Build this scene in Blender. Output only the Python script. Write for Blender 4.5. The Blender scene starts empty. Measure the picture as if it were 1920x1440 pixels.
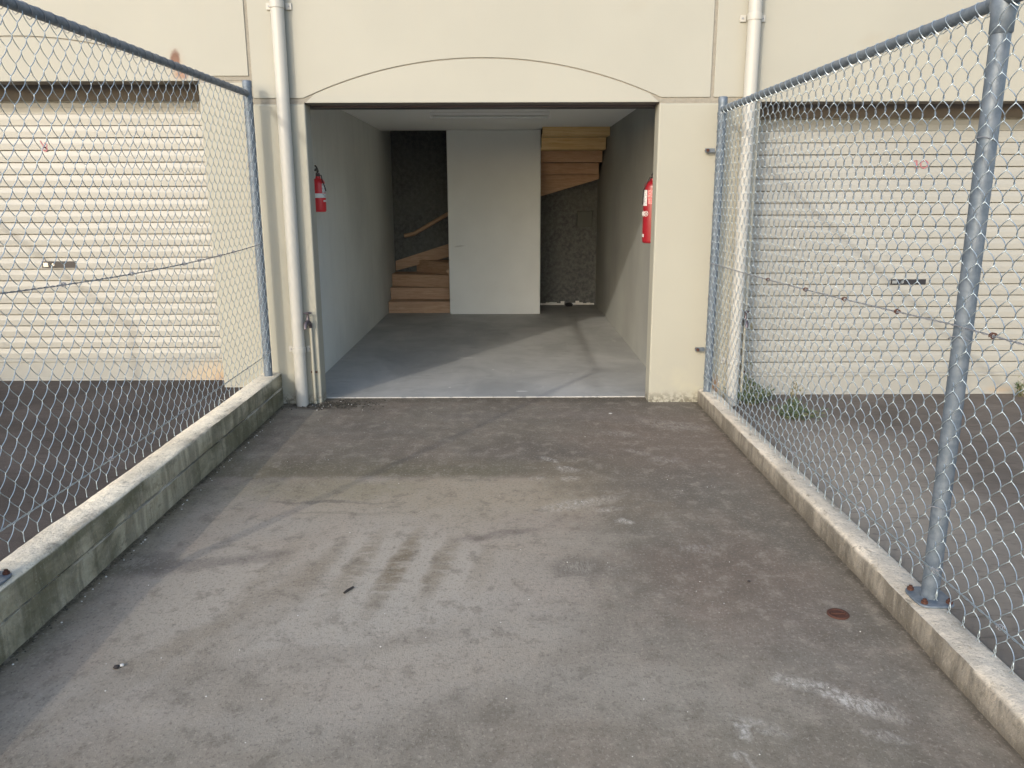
import bpy, math, random
import numpy as np
from mathutils import Matrix, Vector
random.seed(7)
rng = np.random.default_rng(11)
R = math.radians
S = bpy.context.scene
COL = S.collection

# ------------------------------------------------------------------ camera
PITCH, YAW, ROLL = .229416, .003225, -.003062
fw = Vector((math.sin(YAW)*math.cos(PITCH), math.cos(YAW)*math.cos(PITCH), -math.sin(PITCH)))
rt = Vector((math.cos(YAW), -math.sin(YAW), 0)); up = rt.cross(fw)
r2 = math.cos(ROLL)*rt + math.sin(ROLL)*up; u2 = -math.sin(ROLL)*rt + math.cos(ROLL)*up
cam = bpy.data.objects.new('camera', bpy.data.cameras.new('camera')); COL.objects.link(cam)
cam.data.sensor_width = 36; cam.data.lens = 1497/1920*36; cam.data.clip_start = .05; cam.data.clip_end = 800
m = Matrix((( r2.x, u2.x, -fw.x, 0), (r2.y, u2.y, -fw.y, 0), (r2.z, u2.z, -fw.z, 1.55), (0, 0, 0, 1)))
cam.matrix_world = m
S.camera = cam

# ------------------------------------------------------------------ light
SUN_EL, SUN_AZ = 23.0, 29.8            # elevation; degrees left of straight behind the camera
w = bpy.data.worlds.new('World'); S.world = w; w.use_nodes = True
nt = w.node_tree; nt.nodes.clear()
sky = nt.nodes.new('ShaderNodeTexSky'); sky.sky_type = 'NISHITA'; sky.sun_disc = False
sky.sun_elevation = R(SUN_EL); sky.sun_rotation = R(180 + SUN_AZ)
sky.air_density = 1.0; sky.dust_density = 1.6; sky.ozone_density = 1.0
bg = nt.nodes.new('ShaderNodeBackground'); bg.inputs['Strength'].default_value = .15
wo = nt.nodes.new('ShaderNodeOutputWorld')
nt.links.new(sky.outputs[0], bg.inputs[0]); nt.links.new(bg.outputs[0], wo.inputs[0])
sl = bpy.data.lights.new('sun', 'SUN'); sl.energy = .60; sl.angle = R(.7); sl.color = (1, .94, .84)
sun = bpy.data.objects.new('sun', sl); COL.objects.link(sun)
sdir = Vector((-math.sin(R(SUN_AZ))*math.cos(R(SUN_EL)), -math.cos(R(SUN_AZ))*math.cos(R(SUN_EL)), math.sin(R(SUN_EL))))
sun.rotation_euler = sdir.to_track_quat('Z', 'Y').to_euler(); sun.location = sdir*30
S.view_settings.view_transform = 'Standard'; S.view_settings.look = 'None'
S.view_settings.exposure = 1.24; S.view_settings.gamma = 1
S.render.engine = 'CYCLES'
S.cycles.use_denoising = True
S.cycles.max_bounces = 10; S.cycles.diffuse_bounces = 7
S.cycles.sample_clamp_indirect = 6

# ------------------------------------------------------------------ material helper
class NB:
    """small node builder: values are floats, colours or sockets"""
    def __init__(s, name):
        s.m = bpy.data.materials.new(name); s.m.use_nodes = True
        s.t = s.m.node_tree; s.t.nodes.clear()
        s.out = s.n('ShaderNodeOutputMaterial'); s.b = s.n('ShaderNodeBsdfPrincipled')
        s.l(s.b.outputs[0], s.out.inputs[0])
        g = s.n('ShaderNodeNewGeometry'); s.P = g.outputs['Position']; s.N = g.outputs['Normal']
        x = s.n('ShaderNodeSeparateXYZ'); s.l(s.P, x.inputs[0]); s.X, s.Y, s.Z = x.outputs
    def n(s, k): return s.t.nodes.new(k)
    def l(s, a, b): s.t.links.new(a, b)
    def set(s, inp, v):
        if isinstance(v, bpy.types.NodeSocket): s.l(v, inp)
        else:
            if inp.type == 'RGBA' and not hasattr(v, '__len__'): v = (v, v, v, 1)
            elif inp.type == 'RGBA' and len(v) == 3: v = (*v, 1)
            inp.default_value = v
    def math(s, op, a, b=0.0, c=None, clamp=False):
        n = s.n('ShaderNodeMath'); n.operation = op; n.use_clamp = clamp
        s.set(n.inputs[0], a); s.set(n.inputs[1], b)
        if c is not None: s.set(n.inputs[2], c)
        return n.outputs[0]
    def vec(s, scale, offset=(0, 0, 0)):
        n = s.n('ShaderNodeMapping'); s.l(s.P, n.inputs['Vector'])
        n.inputs['Scale'].default_value = scale if hasattr(scale, '__len__') else (scale,)*3
        n.inputs['Location'].default_value = offset
        return n.outputs[0]
    def noise(s, scale, detail=4, rough=.55, dist=0, off=(0, 0, 0)):
        n = s.n('ShaderNodeTexNoise'); s.l(s.vec(scale, off), n.inputs['Vector'])
        n.inputs['Scale'].default_value = 1; n.inputs['Detail'].default_value = detail
        n.inputs['Roughness'].default_value = rough; n.inputs['Distortion'].default_value = dist
        return n.outputs['Fac']
    def voro(s, scale, off=(0, 0, 0)):
        n = s.n('ShaderNodeTexVoronoi'); s.l(s.vec(scale, off), n.inputs['Vector']); n.inputs['Scale'].default_value = 1
        return n.outputs['Distance']
    def step(s, v, a, b, lo=0., hi=1.):
        n = s.n('ShaderNodeMapRange'); n.interpolation_type = 'SMOOTHSTEP'
        s.set(n.inputs[0], v)
        for i, q in enumerate((a, b, lo, hi)): n.inputs[i+1].default_value = q
        return n.outputs[0]
    def mix(s, f, a, b, mode='MIX'):
        n = s.n('ShaderNodeMix'); n.data_type = 'RGBA'; n.blend_type = mode; n.clamp_factor = True
        s.set(n.inputs[0], f); s.set(n.inputs[6], a); s.set(n.inputs[7], b)
        return n.outputs[2]
    def mul(s, *a):
        r = a[0]
        for q in a[1:]: r = s.math('MULTIPLY', r, q)
        return r
    def add(s, a, b): return s.math('ADD', a, b)
    def ell(s, cx, cy, rx, ry, rot=0, soft=.5, wob=.25, wscale=7, axes='XY', off=0):
        """soft ellipse mask in world coordinates with a noisy outline"""
        A = {'X': s.X, 'Y': s.Y, 'Z': s.Z}
        dx = s.math('SUBTRACT', A[axes[0]], cx); dy = s.math('SUBTRACT', A[axes[1]], cy)
        c, q = math.cos(R(rot)), math.sin(R(rot))
        u = s.math('DIVIDE', s.add(s.mul(dx, c), s.mul(dy, q)), rx)
        v = s.math('DIVIDE', s.math('SUBTRACT', s.mul(dy, c), s.mul(dx, q)), ry)
        d = s.math('SQRT', s.add(s.mul(u, u), s.mul(v, v)))
        if wob: d = s.add(d, s.mul(s.math('SUBTRACT', s.noise(wscale, 4, .6, 0, (off, off*1.7, 0)), .5), 2*wob))
        return s.step(d, 1-soft, 1+soft*.5, 1., 0.)
    def warp(s, scale, amp, off=(0, 0, 0)):
        """position pushed about by noise, shared by many masks"""
        n = s.n('ShaderNodeTexNoise'); s.l(s.vec(scale, off), n.inputs['Vector'])
        n.inputs['Scale'].default_value = 1; n.inputs['Detail'].default_value = 6; n.inputs['Roughness'].default_value = .62
        a = s.n('ShaderNodeVectorMath'); a.operation = 'SUBTRACT'; s.l(n.outputs['Color'], a.inputs[0]); a.inputs[1].default_value = (.5, .5, .5)
        q = s.n('ShaderNodeVectorMath'); q.operation = 'MULTIPLY_ADD'; s.l(a.outputs[0], q.inputs[0]); q.inputs[1].default_value = (amp*2, amp*2, 0); s.l(s.P, q.inputs[2])
        return q.outputs[0]
    def blob(s, src, cx, cy, rx, ry, rot=0, soft=.5, k=1.):
        """soft ellipse on the ground, its outline broken by the warped position"""
        c_, q_ = math.cos(R(rot)), math.sin(R(rot)); r = []
        for ax in ((c_/rx, q_/rx, 0), (-q_/ry, c_/ry, 0)):
            d = s.n('ShaderNodeVectorMath'); d.operation = 'DOT_PRODUCT'; s.l(src, d.inputs[0]); d.inputs[1].default_value = ax
            r.append(s.math('SUBTRACT', d.outputs['Value'], ax[0]*cx+ax[1]*cy))
        d2 = s.math('MULTIPLY_ADD', r[1], r[1], s.math('MULTIPLY', r[0], r[0]))
        return s.step(d2, (1-soft)**2, (1+soft*.5)**2, k, 0.)
    def done(s, col, rough=.6, metal=0., bump=None, bstr=.2, bdist=.01, spec=None):
        s.set(s.b.inputs['Base Color'], col); s.set(s.b.inputs['Roughness'], rough); s.set(s.b.inputs['Metallic'], metal)
        if spec is not None: s.set(s.b.inputs['Specular IOR Level'], spec)
        if bump is not None:
            n = s.n('ShaderNodeBump'); n.inputs['Strength'].default_value = bstr; n.inputs['Distance'].default_value = bdist
            s.l(bump, n.inputs['Height']); s.l(n.outputs[0], s.b.inputs['Normal'])
        return s.m

M = {}
# --- cream wall paint
def cream(name, base, grime=True, rust=False):
    b = NB(name)
    c = b.mix(b.step(b.noise(1.3, 5), .3, .7), tuple(q*.955 for q in base), base)
    c = b.mix(b.mul(b.step(b.noise((14, 14, 1.2), 4, .6), .52, .8), .10), c, (.42, .37, .28))
    c = b.mix(b.mul(b.step(b.noise(90, 3, .7), .62, .8), .12), c, (.5, .46, .36))
    for (x, z, rx, rz, k) in ((2.55, 2.62, .10, .05, .16), (2.72, 2.63, .07, .05, .16), (3.08, 2.62, .05, .04, .3),
                              (2.45, 2.33, .03, .05, .25), (3.42, 2.36, .03, .03, .22), (3.4, 2.48, .04, .02, .3), (2.07, 2.3, .008, .008, .6), (3.75, 2.3, .008, .008, .6), (-2.9, 2.7, .06, .04, .1), (.9, 2.85, .1, .05, .08)):
        c = b.mix(b.mul(b.ell(x, z, rx, rz, 20, .8, .5, 16, 'XZ'), k), c, (.30, .25, .17))
    if grime:
        g = b.mul(b.step(b.Z, .0, .11, 1., 0.), b.step(b.noise(26, 5, .65), .44, .56))
        c = b.mix(b.mul(g, .85), c, (.10, .09, .065))
        c = b.mix(b.mul(b.step(b.Z, .02, .45, 1., 0.), b.step(b.noise(5, 4), .4, .7), .22), c, (.52, .47, .30))
        # rusty fixing on the neighbouring pillar, its run below
        c = b.mix(b.mul(b.ell(1.585, .115, .03, .10, 0, .7, .5, 22, 'XZ'), .75), c, (.36, .19, .09))
    if rust:
        c = b.mix(b.mul(b.ell(-2.345, 2.50, .036, .072, -8, .45, .35, 30, 'XZ'), .97), c, (.095, .025, .014))
        c = b.mix(b.mul(b.ell(-2.31, 2.405, .05, .035, -8, .8, .4, 30, 'XZ', 3), .8), c, (.25, .10, .055))
        c = b.mix(b.mul(b.ell(-2.34, 2.45, .06, .12, 0, .9, .3, 30, 'XZ', 5), .35), c, (.36, .22, .12))
    return b.done(c, .62, 0, b.noise((130, 130, 130), 4, .7), .18, .004)
M['wall'] = cream('cream_render', (.372, .362, .307), False, True)
M['pillar'] = cream('cream_pillar_paint', (.370, .357, .294))
b = NB('shaded_soffit_paint'); M['soffit'] = b.done(b.mix(b.noise(6, 5), (.17, .148, .128), (.26, .23, .20)), .8)  # underside shade put into the brown; same brown serves the dusty door drums
# --- roller door
b = NB('roller_door_paint')
c = b.mix(b.step(b.noise(.9, 4), .35, .7), (.330, .322, .286), (.360, .353, .316))
c = b.mix(b.mul(b.step(b.noise((3, 3, 22), 4, .6), .5, .78), .14), c, (.46, .42, .34))
c = b.mix(b.mul(b.ell(-2.37, .19, .26, .10, 8, .9, .3, 9, 'XZ'), .45), c, (.58, .40, .21))
c = b.mix(b.mul(b.ell(-2.27, .15, .09, .05, 0, .9, .4, 18, 'XZ'), .55), c, (.36, .20, .09))
c = b.mix(b.mul(b.ell(3.95, .03, .12, .03, 0, .9, .4, 18, 'XZ'), .4), c, (.45, .31, .18))
M['door'] = b.done(c, .42, 0, b.noise((60, 60, 200), 3), .05, .002)
M['sealant'] = NB('joint_sealant').done((.33, .30, .25), .8)
b = NB('joint_sealant_band')
M['sealant'] = b.done(b.mix(b.noise(40, 4), (.235, .215, .178), (.33, .305, .25)), .85, 0, b.noise(70, 4), .5, .01)
# --- garage interior
b = NB('garage_wall_paint')
c = b.mix(b.step(b.noise(.8, 5), .3, .7), (.56, .59, .575), (.68, .71, .685))
c = b.mix(b.mul(b.step(b.noise((6, 6, .9), 5, .6), .5, .8), .35), c, (.45, .47, .46))
c = b.mix(b.mul(b.step(b.noise(45, 3, .7), .6, .75), .2), c, (.33, .33, .31))
M['gwall'] = b.done(c, .75, 0, b.noise(60, 4), .15, .004)
b = NB('shaded_garage_wall')  # right wall's deeper shade put into a darker copy of the wall grey
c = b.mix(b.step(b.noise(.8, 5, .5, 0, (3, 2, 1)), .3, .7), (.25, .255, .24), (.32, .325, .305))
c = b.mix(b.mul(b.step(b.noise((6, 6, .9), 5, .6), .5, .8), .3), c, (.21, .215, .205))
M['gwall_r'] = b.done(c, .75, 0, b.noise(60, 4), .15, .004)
b = NB('white_partition_paint')
c = b.mix(b.step(b.noise(1.2, 4), .3, .7), (.78, .80, .79), (.84, .86, .85))
c = b.mix(b.mul(b.ell(-.66, .92, .07, .012, 6, .8, .5, 20, 'XZ'), .5), c, (.4, .4, .38))
M['partition'] = b.done(c, .7, 0, b.noise(60, 3), .08, .003)
b = NB('garage_floor_concrete')
c = b.mix(b.step(b.noise((1.4, .9, 1), 6, .6, .6), .3, .7), (.30, .303, .292), (.43, .428, .408))
c = b.mix(b.mul(b.step(b.noise((3, 8, 1), 5, .6, 1.2), .52, .75), .5), c, (.25, .25, .235))
c = b.mix(b.mul(b.step(b.noise((9, 2.2, 1), 5, .7, .8), .58, .8), .55), c, (.55, .54, .50))
c = b.mix(b.mul(b.step(b.math('ABSOLUTE', b.add(b.math('SUBTRACT', b.X, .72), b.mul(b.math('SUBTRACT', b.Y, 7.0), -.035))), .02, .13, 1., 0.), b.step(b.noise(4, 4), .3, .6), .35), c, (.22, .215, .2))  # fence rail's cast shadow painted in as a dark streak
for (x, y, rx, ry, rot) in ((-.42, 7.75, .09, .022, 0), (-.15, 7.2, .012, .012, 0), (.1, 6.35, .05, .02, 0), (-.5, 6.5, .012, .015, 0), (.55, 7.0, .02, .01, 0)):
    c = b.mix(b.mul(b.ell(x, y, rx, ry, rot, .5, .4, 30), .7), c, (.68, .68, .64))
c = b.mix(b.mul(b.step(b.Y, 6.17, 6.20, 1., 0.), b.step(b.noise((14, 1, 1), 3), .38, .5), .7), c, (.62, .60, .54))
M['gfloor'] = b.done(c, b.step(b.noise(3, 4), .2, .8, .5, .75), 0, b.noise(50, 4), .12, .004)
M['ceil'] = NB('white_ceiling_paint').done((.90, .91, .90), .8)
# --- timber
b = NB('stair_timber')
c = b.mix(b.step(b.noise((5, 5, 60), 6, .65, .8), .3, .7), (.44, .27, .165), (.58, .39, .26))
M['timber'] = b.done(c, .55, 0, b.noise((5, 5, 60), 3), .1, .002)
b = NB('stair_board_timber')
c = b.mix(b.step(b.noise((2, 2, 45), 6, .65, 1.2), .35, .65), (.74, .50, .21), (.90, .68, .36))
c = b.mix(b.mul(b.ell(.95, 2.11, .05, .02, 0, .6, .4, 20, 'XZ'), .8), c, (.16, .08, .04))
M['board'] = b.done(c, .5)
b = NB('stairwell_gloom_wall')  # plain grey wall; its unlit gloom and speckle put into the colour
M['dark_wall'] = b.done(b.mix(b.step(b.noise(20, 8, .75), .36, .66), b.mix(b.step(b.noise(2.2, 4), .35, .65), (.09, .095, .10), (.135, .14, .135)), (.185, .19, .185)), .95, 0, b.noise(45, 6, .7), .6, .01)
M['box'] = NB('dark_box_paint').done((.10, .11, .10), .6)
# --- metal
def galv(name, lo, hi, metal, rough, scale=34):
    b = NB(name)
    c = b.mix(b.step(b.noise(scale, 3, .6), .35, .65), lo, hi)
    c = b.mix(b.mul(b.step(b.noise(7, 5, .6), .5, .75), .35), c, tuple(q*.72 for q in lo))
    return b.done(c, b.step(b.noise(20, 3), .3, .7, rough-.08, rough+.08), metal, b.noise(80, 3), .06, .002)
M['galv'] = galv('galvanised_pipe', (.115, .145, .180), (.165, .195, .230), .3, .5)
M['wire'] = galv('galvanised_wire', (.36, .43, .47), (.48, .55, .59), .75, .40, 60)
M['oldwire'] = galv('weathered_wire', (.20, .21, .23), (.34, .35, .38), .4, .6, 60)
b = NB('rusty_iron')
M['rust'] = b.done(b.mix(b.noise(160, 5, .7), (.045, .018, .013), (.11, .042, .024)), .85, .1, b.noise(220, 4), .6, .004)
M['black'] = NB('black_plastic').done((.025, .024, .028), .4)
M['chrome'] = NB('plated_metal').done((.6, .6, .6), .3, .9)
M['brass'] = NB('dull_brass').done((.13, .11, .12), .45, .6)
b = NB('pvc_pipe')
c = b.mix(b.noise((6, 6, 1.2), 4), (.42, .41, .37), (.47, .46, .42))
c = b.mix(b.mul(b.step(b.noise(70, 4, .7), .6, .75), .2), c, (.5, .45, .36))
M['pvc'] = b.done(c, .42, 0, b.noise(60, 3), .04, .002)
b = NB('extinguisher_red'); M['red'] = b.done(b.mix(b.noise(20, 3), (.25, .010, .018), (.30, .013, .022)), .32)
b = NB('bright_extinguisher_red'); M['red_bright'] = b.done(b.mix(b.noise(20, 3), (.60, .025, .03), (.70, .035, .045)), .35)
b = NB('label_print')
q = b.math('GREATER_THAN', b.noise((55, 55, 260), 2, .5), .54)
M['label'] = b.done(b.mix(b.mul(q, .75), (.75, .75, .74), (.16, .18, .22)), .5)
b = NB('red_label_print')
q = b.math('GREATER_THAN', b.noise((90, 90, 330), 2, .5), .5)
M['redlabel'] = b.done(b.mix(b.mul(q, .6), (.60, .05, .055), (.80, .55, .53)), .45)
M['white'] = NB('white_plastic').done((.78, .78, .76), .45)
M['numeral'] = NB('faded_red_paint')
b = M['numeral']; M['numeral'] = b.done(b.mix(b.step(b.noise(120, 4), .35, .65), (.33, .085, .115), (.40, .19, .19)), .6)
M['tube'] = NB('unlit_tube').done((.72, .74, .72), .35)
# --- driveway
b = NB('driveway_concrete')
n1 = b.noise((.75, .75, 1), 6, .6, .4); n2 = b.noise((2.4, 1.7, 1), 8, .62, .8, (3, 1, 0)); n3 = b.noise((11, 9, 1), 8, .7)
n4 = b.noise((1.3, 1.0, 1), 9, .66, .6, (7, 7, 0))
c = b.mix(b.step(n1, .38, .62), (0.221, 0.189, 0.147), (0.281, 0.241, 0.190))
c = b.mix(b.mul(b.step(n2, .46, .62), .6), c, (0.271, 0.213, 0.165))
c = b.mix(b.mul(b.step(n2, .38, .53, 1., 0.), .5), c, (0.192, 0.172, 0.132))
c = b.mix(b.mul(b.step(n4, .48, .66), .5), c, (0.295, 0.266, 0.212))
c = b.mix(b.mul(b.step(n4, .36, .50, 1., 0.), .42), c, (0.196, 0.161, 0.122))
WL, WM, WS = b.warp((1.7, 1.7, 1), .30), b.warp((5, 5, 1), .09), b.warp((16, 14, 1), .035)
# pale worn field in the middle left
c = b.mix(b.blob(WL, -.62, 3.1, 1.0, 1.2, 0, .7, .75), c, (0.369, 0.315, 0.252))
c = b.mix(b.blob(WL, -.45, 3.0, .34, .6, 10, .9, .55), c, (0.412, 0.375, 0.315))
c = b.mix(b.blob(WL, -1.15, 2.8, .3, .5, 10, .9, .55), c, (0.393, 0.351, 0.290))
c = b.mix(b.blob(WL, -.3, 2.35, 1.3, .42, 0, .9, .50), c, (0.314, 0.276, 0.224))
c = b.mix(b.blob(WL, -.25, 4.02, .85, .33, 0, .6, .55), c, (0.329, 0.273, 0.190))
c = b.mix(b.blob(WL, -1.0, 4.1, .45, .16, 4, .9, .5), c, (0.221, 0.191, 0.116))
# dark stained field against the building, crisp edge on the left
wob = b.mul(b.math('SUBTRACT', b.noise((5, 5, 1), 5, .6), .5), .10)
yw = b.add(b.Y, wob)
dk = b.mul(b.step(yw, 4.25, 4.42), b.step(b.add(b.X, b.mul(b.math('SUBTRACT', n2, .5), 1.2)), -1.7, -1.3))
c = b.mix(b.mul(dk, b.step(n4, .32, .62, .80, .52)), c, (0.115, 0.098, 0.078))
c = b.mix(b.mul(dk, b.step(n2, .48, .64), .45), c, (0.196, 0.161, 0.126))
c = b.mix(b.mul(b.step(yw, 4.27, 4.36), b.step(yw, 4.40, 4.75, 1., 0.), b.step(b.X, -.2, .5, 1., 0.), .55), c, (0.125, 0.110, 0.062))
# dark stained right half
c = b.mix(b.blob(WL, .55, 4.15, .35, .5, 0, .9, .4), c, (0.289, 0.226, 0.146))
xr = b.add(b.X, b.mul(b.math('SUBTRACT', b.noise((1.5, 1.5, 1), 7, .6, .5, (1, 5, 0)), .5), .9))
dr = b.mul(b.step(xr, .10, .70), b.step(b.add(b.Y, b.mul(b.math('SUBTRACT', n4, .5), 1.2)), 2.3, 3.2))
c = b.mix(b.mul(dr, b.step(n2, .36, .62, .72, .42)), c, (0.115, 0.099, 0.080))
c = b.mix(b.mul(b.step(xr, .5, 1.4), .40), c, (0.130, 0.114, 0.092))
c = b.mix(b.blob(WL, 1.05, 5.0, .55, .7, 20, .9, .5), c, (0.201, 0.150, 0.116))
c = b.mix(b.blob(WL, .95, 3.0, .35, .4, 0, .9, .4), c, (0.172, 0.119, 0.090))
c = b.mix(b.blob(WL, .25, 1.95, .8, .25, 0, .9, .40), c, (0.153, 0.129, 0.092))
c = b.mix(b.blob(WL, .25, 2.5, .14, .35, -18, .9, .35), c, (0.163, 0.142, 0.113))
c = b.mix(b.blob(WL, -.9, 2.0, .8, .16, 8, .9, .35), c, (0.181, 0.161, 0.121))
band = b.step(b.noise((10, 26, 1), 4, .6), .25, .55)
scuff = b.step(b.noise((48, 26, 1), 8, .78, .8), .40, .70)
# brown parallel bands left by scrubbing
for (x, y, l, k, o) in ((-1.06, 3.10, .36, .35, 1), (-.86, 3.10, .36, .45, 2), (-.70, 3.14, .36, .65, 3), (-.525, 3.14, .38, .95, 4), (-.335, 3.17, .28, .70, 5), (-.15, 3.16, .22, .35, 6)):
    c = b.mix(b.mul(b.blob(WS, x+.03, y, .046, l*1.1, -8, .85), band, k), c, (0.201, 0.161, 0.109))
for (x, y, rx, ry, rot, k) in ((-1.2, 2.5, .07, .55, -28, .55), (-1.0, 2.55, .06, .5, -26, .4), (-.95, 2.9, .08, .4, -20, .35)):
    c = b.mix(b.blob(WM, x, y, rx, ry, rot, .8, k), c, (0.206, 0.167, 0.118))
# long smears
for (x, y, rx, ry, rot, k, col) in ((-.06, 3.52, .20, .040, 14, .7, (0.158, 0.127, 0.107)), (-.95, 3.93, .30, .022, -3, .7, (0.163, 0.138, 0.109)), (-.8, 3.78, .3, .02, -2, .45, (0.176, 0.150, 0.112)), (-1.35, 3.22, .32, .06, 8, .6, (0.163, 0.137, 0.116)), (-1.1, 3.32, .12, .05, 14, .5, (0.167, 0.140, 0.119)),
        (-1.3, 4.9, .4, .12, 5, .3, (0.196, 0.173, 0.137)), (.2, 5.3, .5, .1, -8, .4, (0.196, 0.165, 0.128)), (-.6, 5.5, .5, .1, 4, .35, (0.187, 0.159, 0.124)), (.35, 3.45, .18, .10, 0, .5, (0.303, 0.267, 0.214)), (-.2, 4.7, .4, .05, 6, .3, (0.196, 0.169, 0.132)), (.55, 5.05, .3, .06, -20, .35, (0.196, 0.155, 0.119))):
    c = b.mix(b.blob(WM, x, y, rx, ry, rot, .7, k), c, col)
for (x, y, rx, ry, rot, k, col) in ((-.75, 2.75, .35, .25, 15, .5, (0.364, 0.332, 0.281)), (-.1, 2.75, .3, .2, -10, .4, (0.343, 0.311, 0.265)), (-1.25, 2.25, .3, .18, 20, .4, (0.343, 0.311, 0.265)), (.3, 2.25, .35, .15, 0, .4, (0.302, 0.274, 0.226)), (-.5, 2.15, .4, .14, 5, .4, (0.333, 0.301, 0.253)),
        (-1.15, 3.6, .25, .12, 0, .4, (0.343, 0.311, 0.260)), (-.5, 3.75, .45, .12, 3, .4, (0.333, 0.290, 0.231)), (-.2, 2.1, .3, .1, 10, .4, (0.192, 0.164, 0.127)), (-.95, 2.3, .25, .12, -15, .45, (0.207, 0.179, 0.138)), (.65, 2.6, .3, .2, 0, .4, (0.207, 0.179, 0.143)), (1.15, 2.5, .25, .4, 0, .35, (0.141, 0.127, 0.110)),
        (-.55, 2.55, .5, .06, 12, .35, (0.202, 0.174, 0.138)), (.1, 3.0, .2, .25, 20, .35, (0.313, 0.280, 0.237)), (-1.0, 5.2, .35, .2, 0, .35, (0.121, 0.108, 0.094)), (.1, 4.75, .4, .15, 0, .4, (0.121, 0.105, 0.091)), (.9, 4.2, .3, .3, 0, .35, (0.121, 0.108, 0.094)), (-.2, 5.6, .3, .12, 4, .45, (0.202, 0.177, 0.149)), (.6, 5.6, .4, .12, -6, .45, (0.202, 0.169, 0.143))):
    c = b.mix(b.blob(WL if rx > .28 else WM, x, y, rx, ry, rot, .9, k), c, col)
# round worn imprints
for (x, y) in ((.33, 3.16), (-1.6, 3.22)):
    c = b.mix(b.blob(WM, x, y, .16, .12, 0, .6, .7), c, (0.148, 0.127, 0.104))
    c = b.mix(b.mul(b.blob(WS, x-.03, y+.01, .075, .05, 0, .4), b.step(b.noise((150, 22, 1), 2), .42, .52), .5), c, (0.333, 0.300, 0.247))
# white scuffs
for (x, y, rx, ry, rot, k) in ((.56, 3.66, .045, .03, -30, 1.), (.33, 4.44, .07, .04, -35, .65), (.24, 4.62, .07, .025, -50, .45), (.34, 4.28, .05, .035, 20, .45), (.36, 3.90, .22, .055, 22, .4), (.5, 3.82, .08, .03, 10, .35), (.15, 4.28, .05, .03, 30, .3),
        (1.02, 2.27, .10, .04, -35, .55), (1.12, 2.19, .09, .045, -35, .6), (.92, 2.33, .06, .03, -30, .4), (.69, 2.08, .022, .05, 15, .8), (.75, 2.1, .08, .03, -30, .3), (1.1, 2.05, .06, .025, -20, .35), (.66, 1.95, .016, .05, 25, .4),
        (1.15, 5.35, .25, .10, -20, .22), (.75, 5.15, .12, .06, -25, .2), (.95, 4.6, .10, .06, -10, .22), (.85, 3.35, .07, .05, 0, .2), (.8, 4.75, .1, .03, -40, .25)):
    c = b.mix(b.mul(b.blob(WS, x, y, rx, ry, rot, .9), scuff, min(1., k*1.7)), c, (0.606, 0.570, 0.507))
# thin pale drag scratches
c = b.mix(b.mul(b.step(b.noise((4, 50, 1), 6, .65, .8), .58, .72), b.step(b.noise((1.5, 1.5, 1), 3), .46, .62), b.step(b.Y, 3.2, 4.6), .32), c, (0.354, 0.300, 0.235))
# moss and soil gathered along the kerbs and wall
el = b.add(b.X, b.mul(b.math('SUBTRACT', b.noise((5, 3, 1), 6, .6), .5), .26))
c = b.mix(b.mul(b.step(el, -1.76, -1.56, 1., 0.), b.step(b.noise((1.6, 1.3, 1), 5, .6, 0, (3, 3, 0)), .36, .58), .6), c, (0.137, 0.119, 0.062))
c = b.mix(b.mul(b.step(b.add(b.X, b.mul(b.math('SUBTRACT', b.noise((9, 9, 1), 5, .65), .5), .08)), -1.735, -1.695, 1., 0.), .85), c, (0.049, 0.042, 0.025))
c = b.mix(b.mul(b.step(b.add(b.X, b.mul(b.math('SUBTRACT', b.noise((9, 9, 1), 5, .65), .5), .08)), 1.405, 1.445), .7), c, (0.074, 0.061, 0.044))
c = b.mix(b.mul(b.step(b.add(b.Y, b.mul(b.math('SUBTRACT', b.noise((8, 8, 1), 5, .65), .5), .18)), 5.95, 6.10), .6), c, (0.084, 0.071, 0.053))
c = b.mix(b.blob(WM, -1.42, 5.93, .32, .11, 0, .5, .8), c, (0.051, 0.042, 0.031))
# fine mottling and aggregate speckle
c = b.mix(b.mul(b.step(n3, .50, .66), .45), c, (0.333, 0.290, 0.230))
c = b.mix(b.mul(b.step(n3, .36, .49, 1., 0.), .42), c, (0.123, 0.103, 0.078))
c = b.mix(b.mul(b.step(b.noise((75, 60, 1), 5, .75), .52, .64), .55), c, (0.113, 0.094, 0.073))
c = b.mix(b.mul(b.step(b.noise((75, 60, 1), 5, .75, 0, (5, 5, 0)), .53, .66), .50), c, (0.412, 0.365, 0.294))
c = b.mix(b.mul(b.step(b.voro((17, 15, 1)), .03, .06, 1., 0.), b.step(b.noise((3, 3, 1), 2, .5, 0, (2, 9, 0)), .5, .6), .6), c, (0.084, 0.071, 0.056))
bm = b.add(b.noise((120, 100, 1), 6, .75), b.mul(b.noise((6, 5, 1), 6), 1.5))
M['drive'] = b.done(c, b.step(n2, .3, .7, .7, .9), 0, bm, .5, .006, .3)
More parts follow.
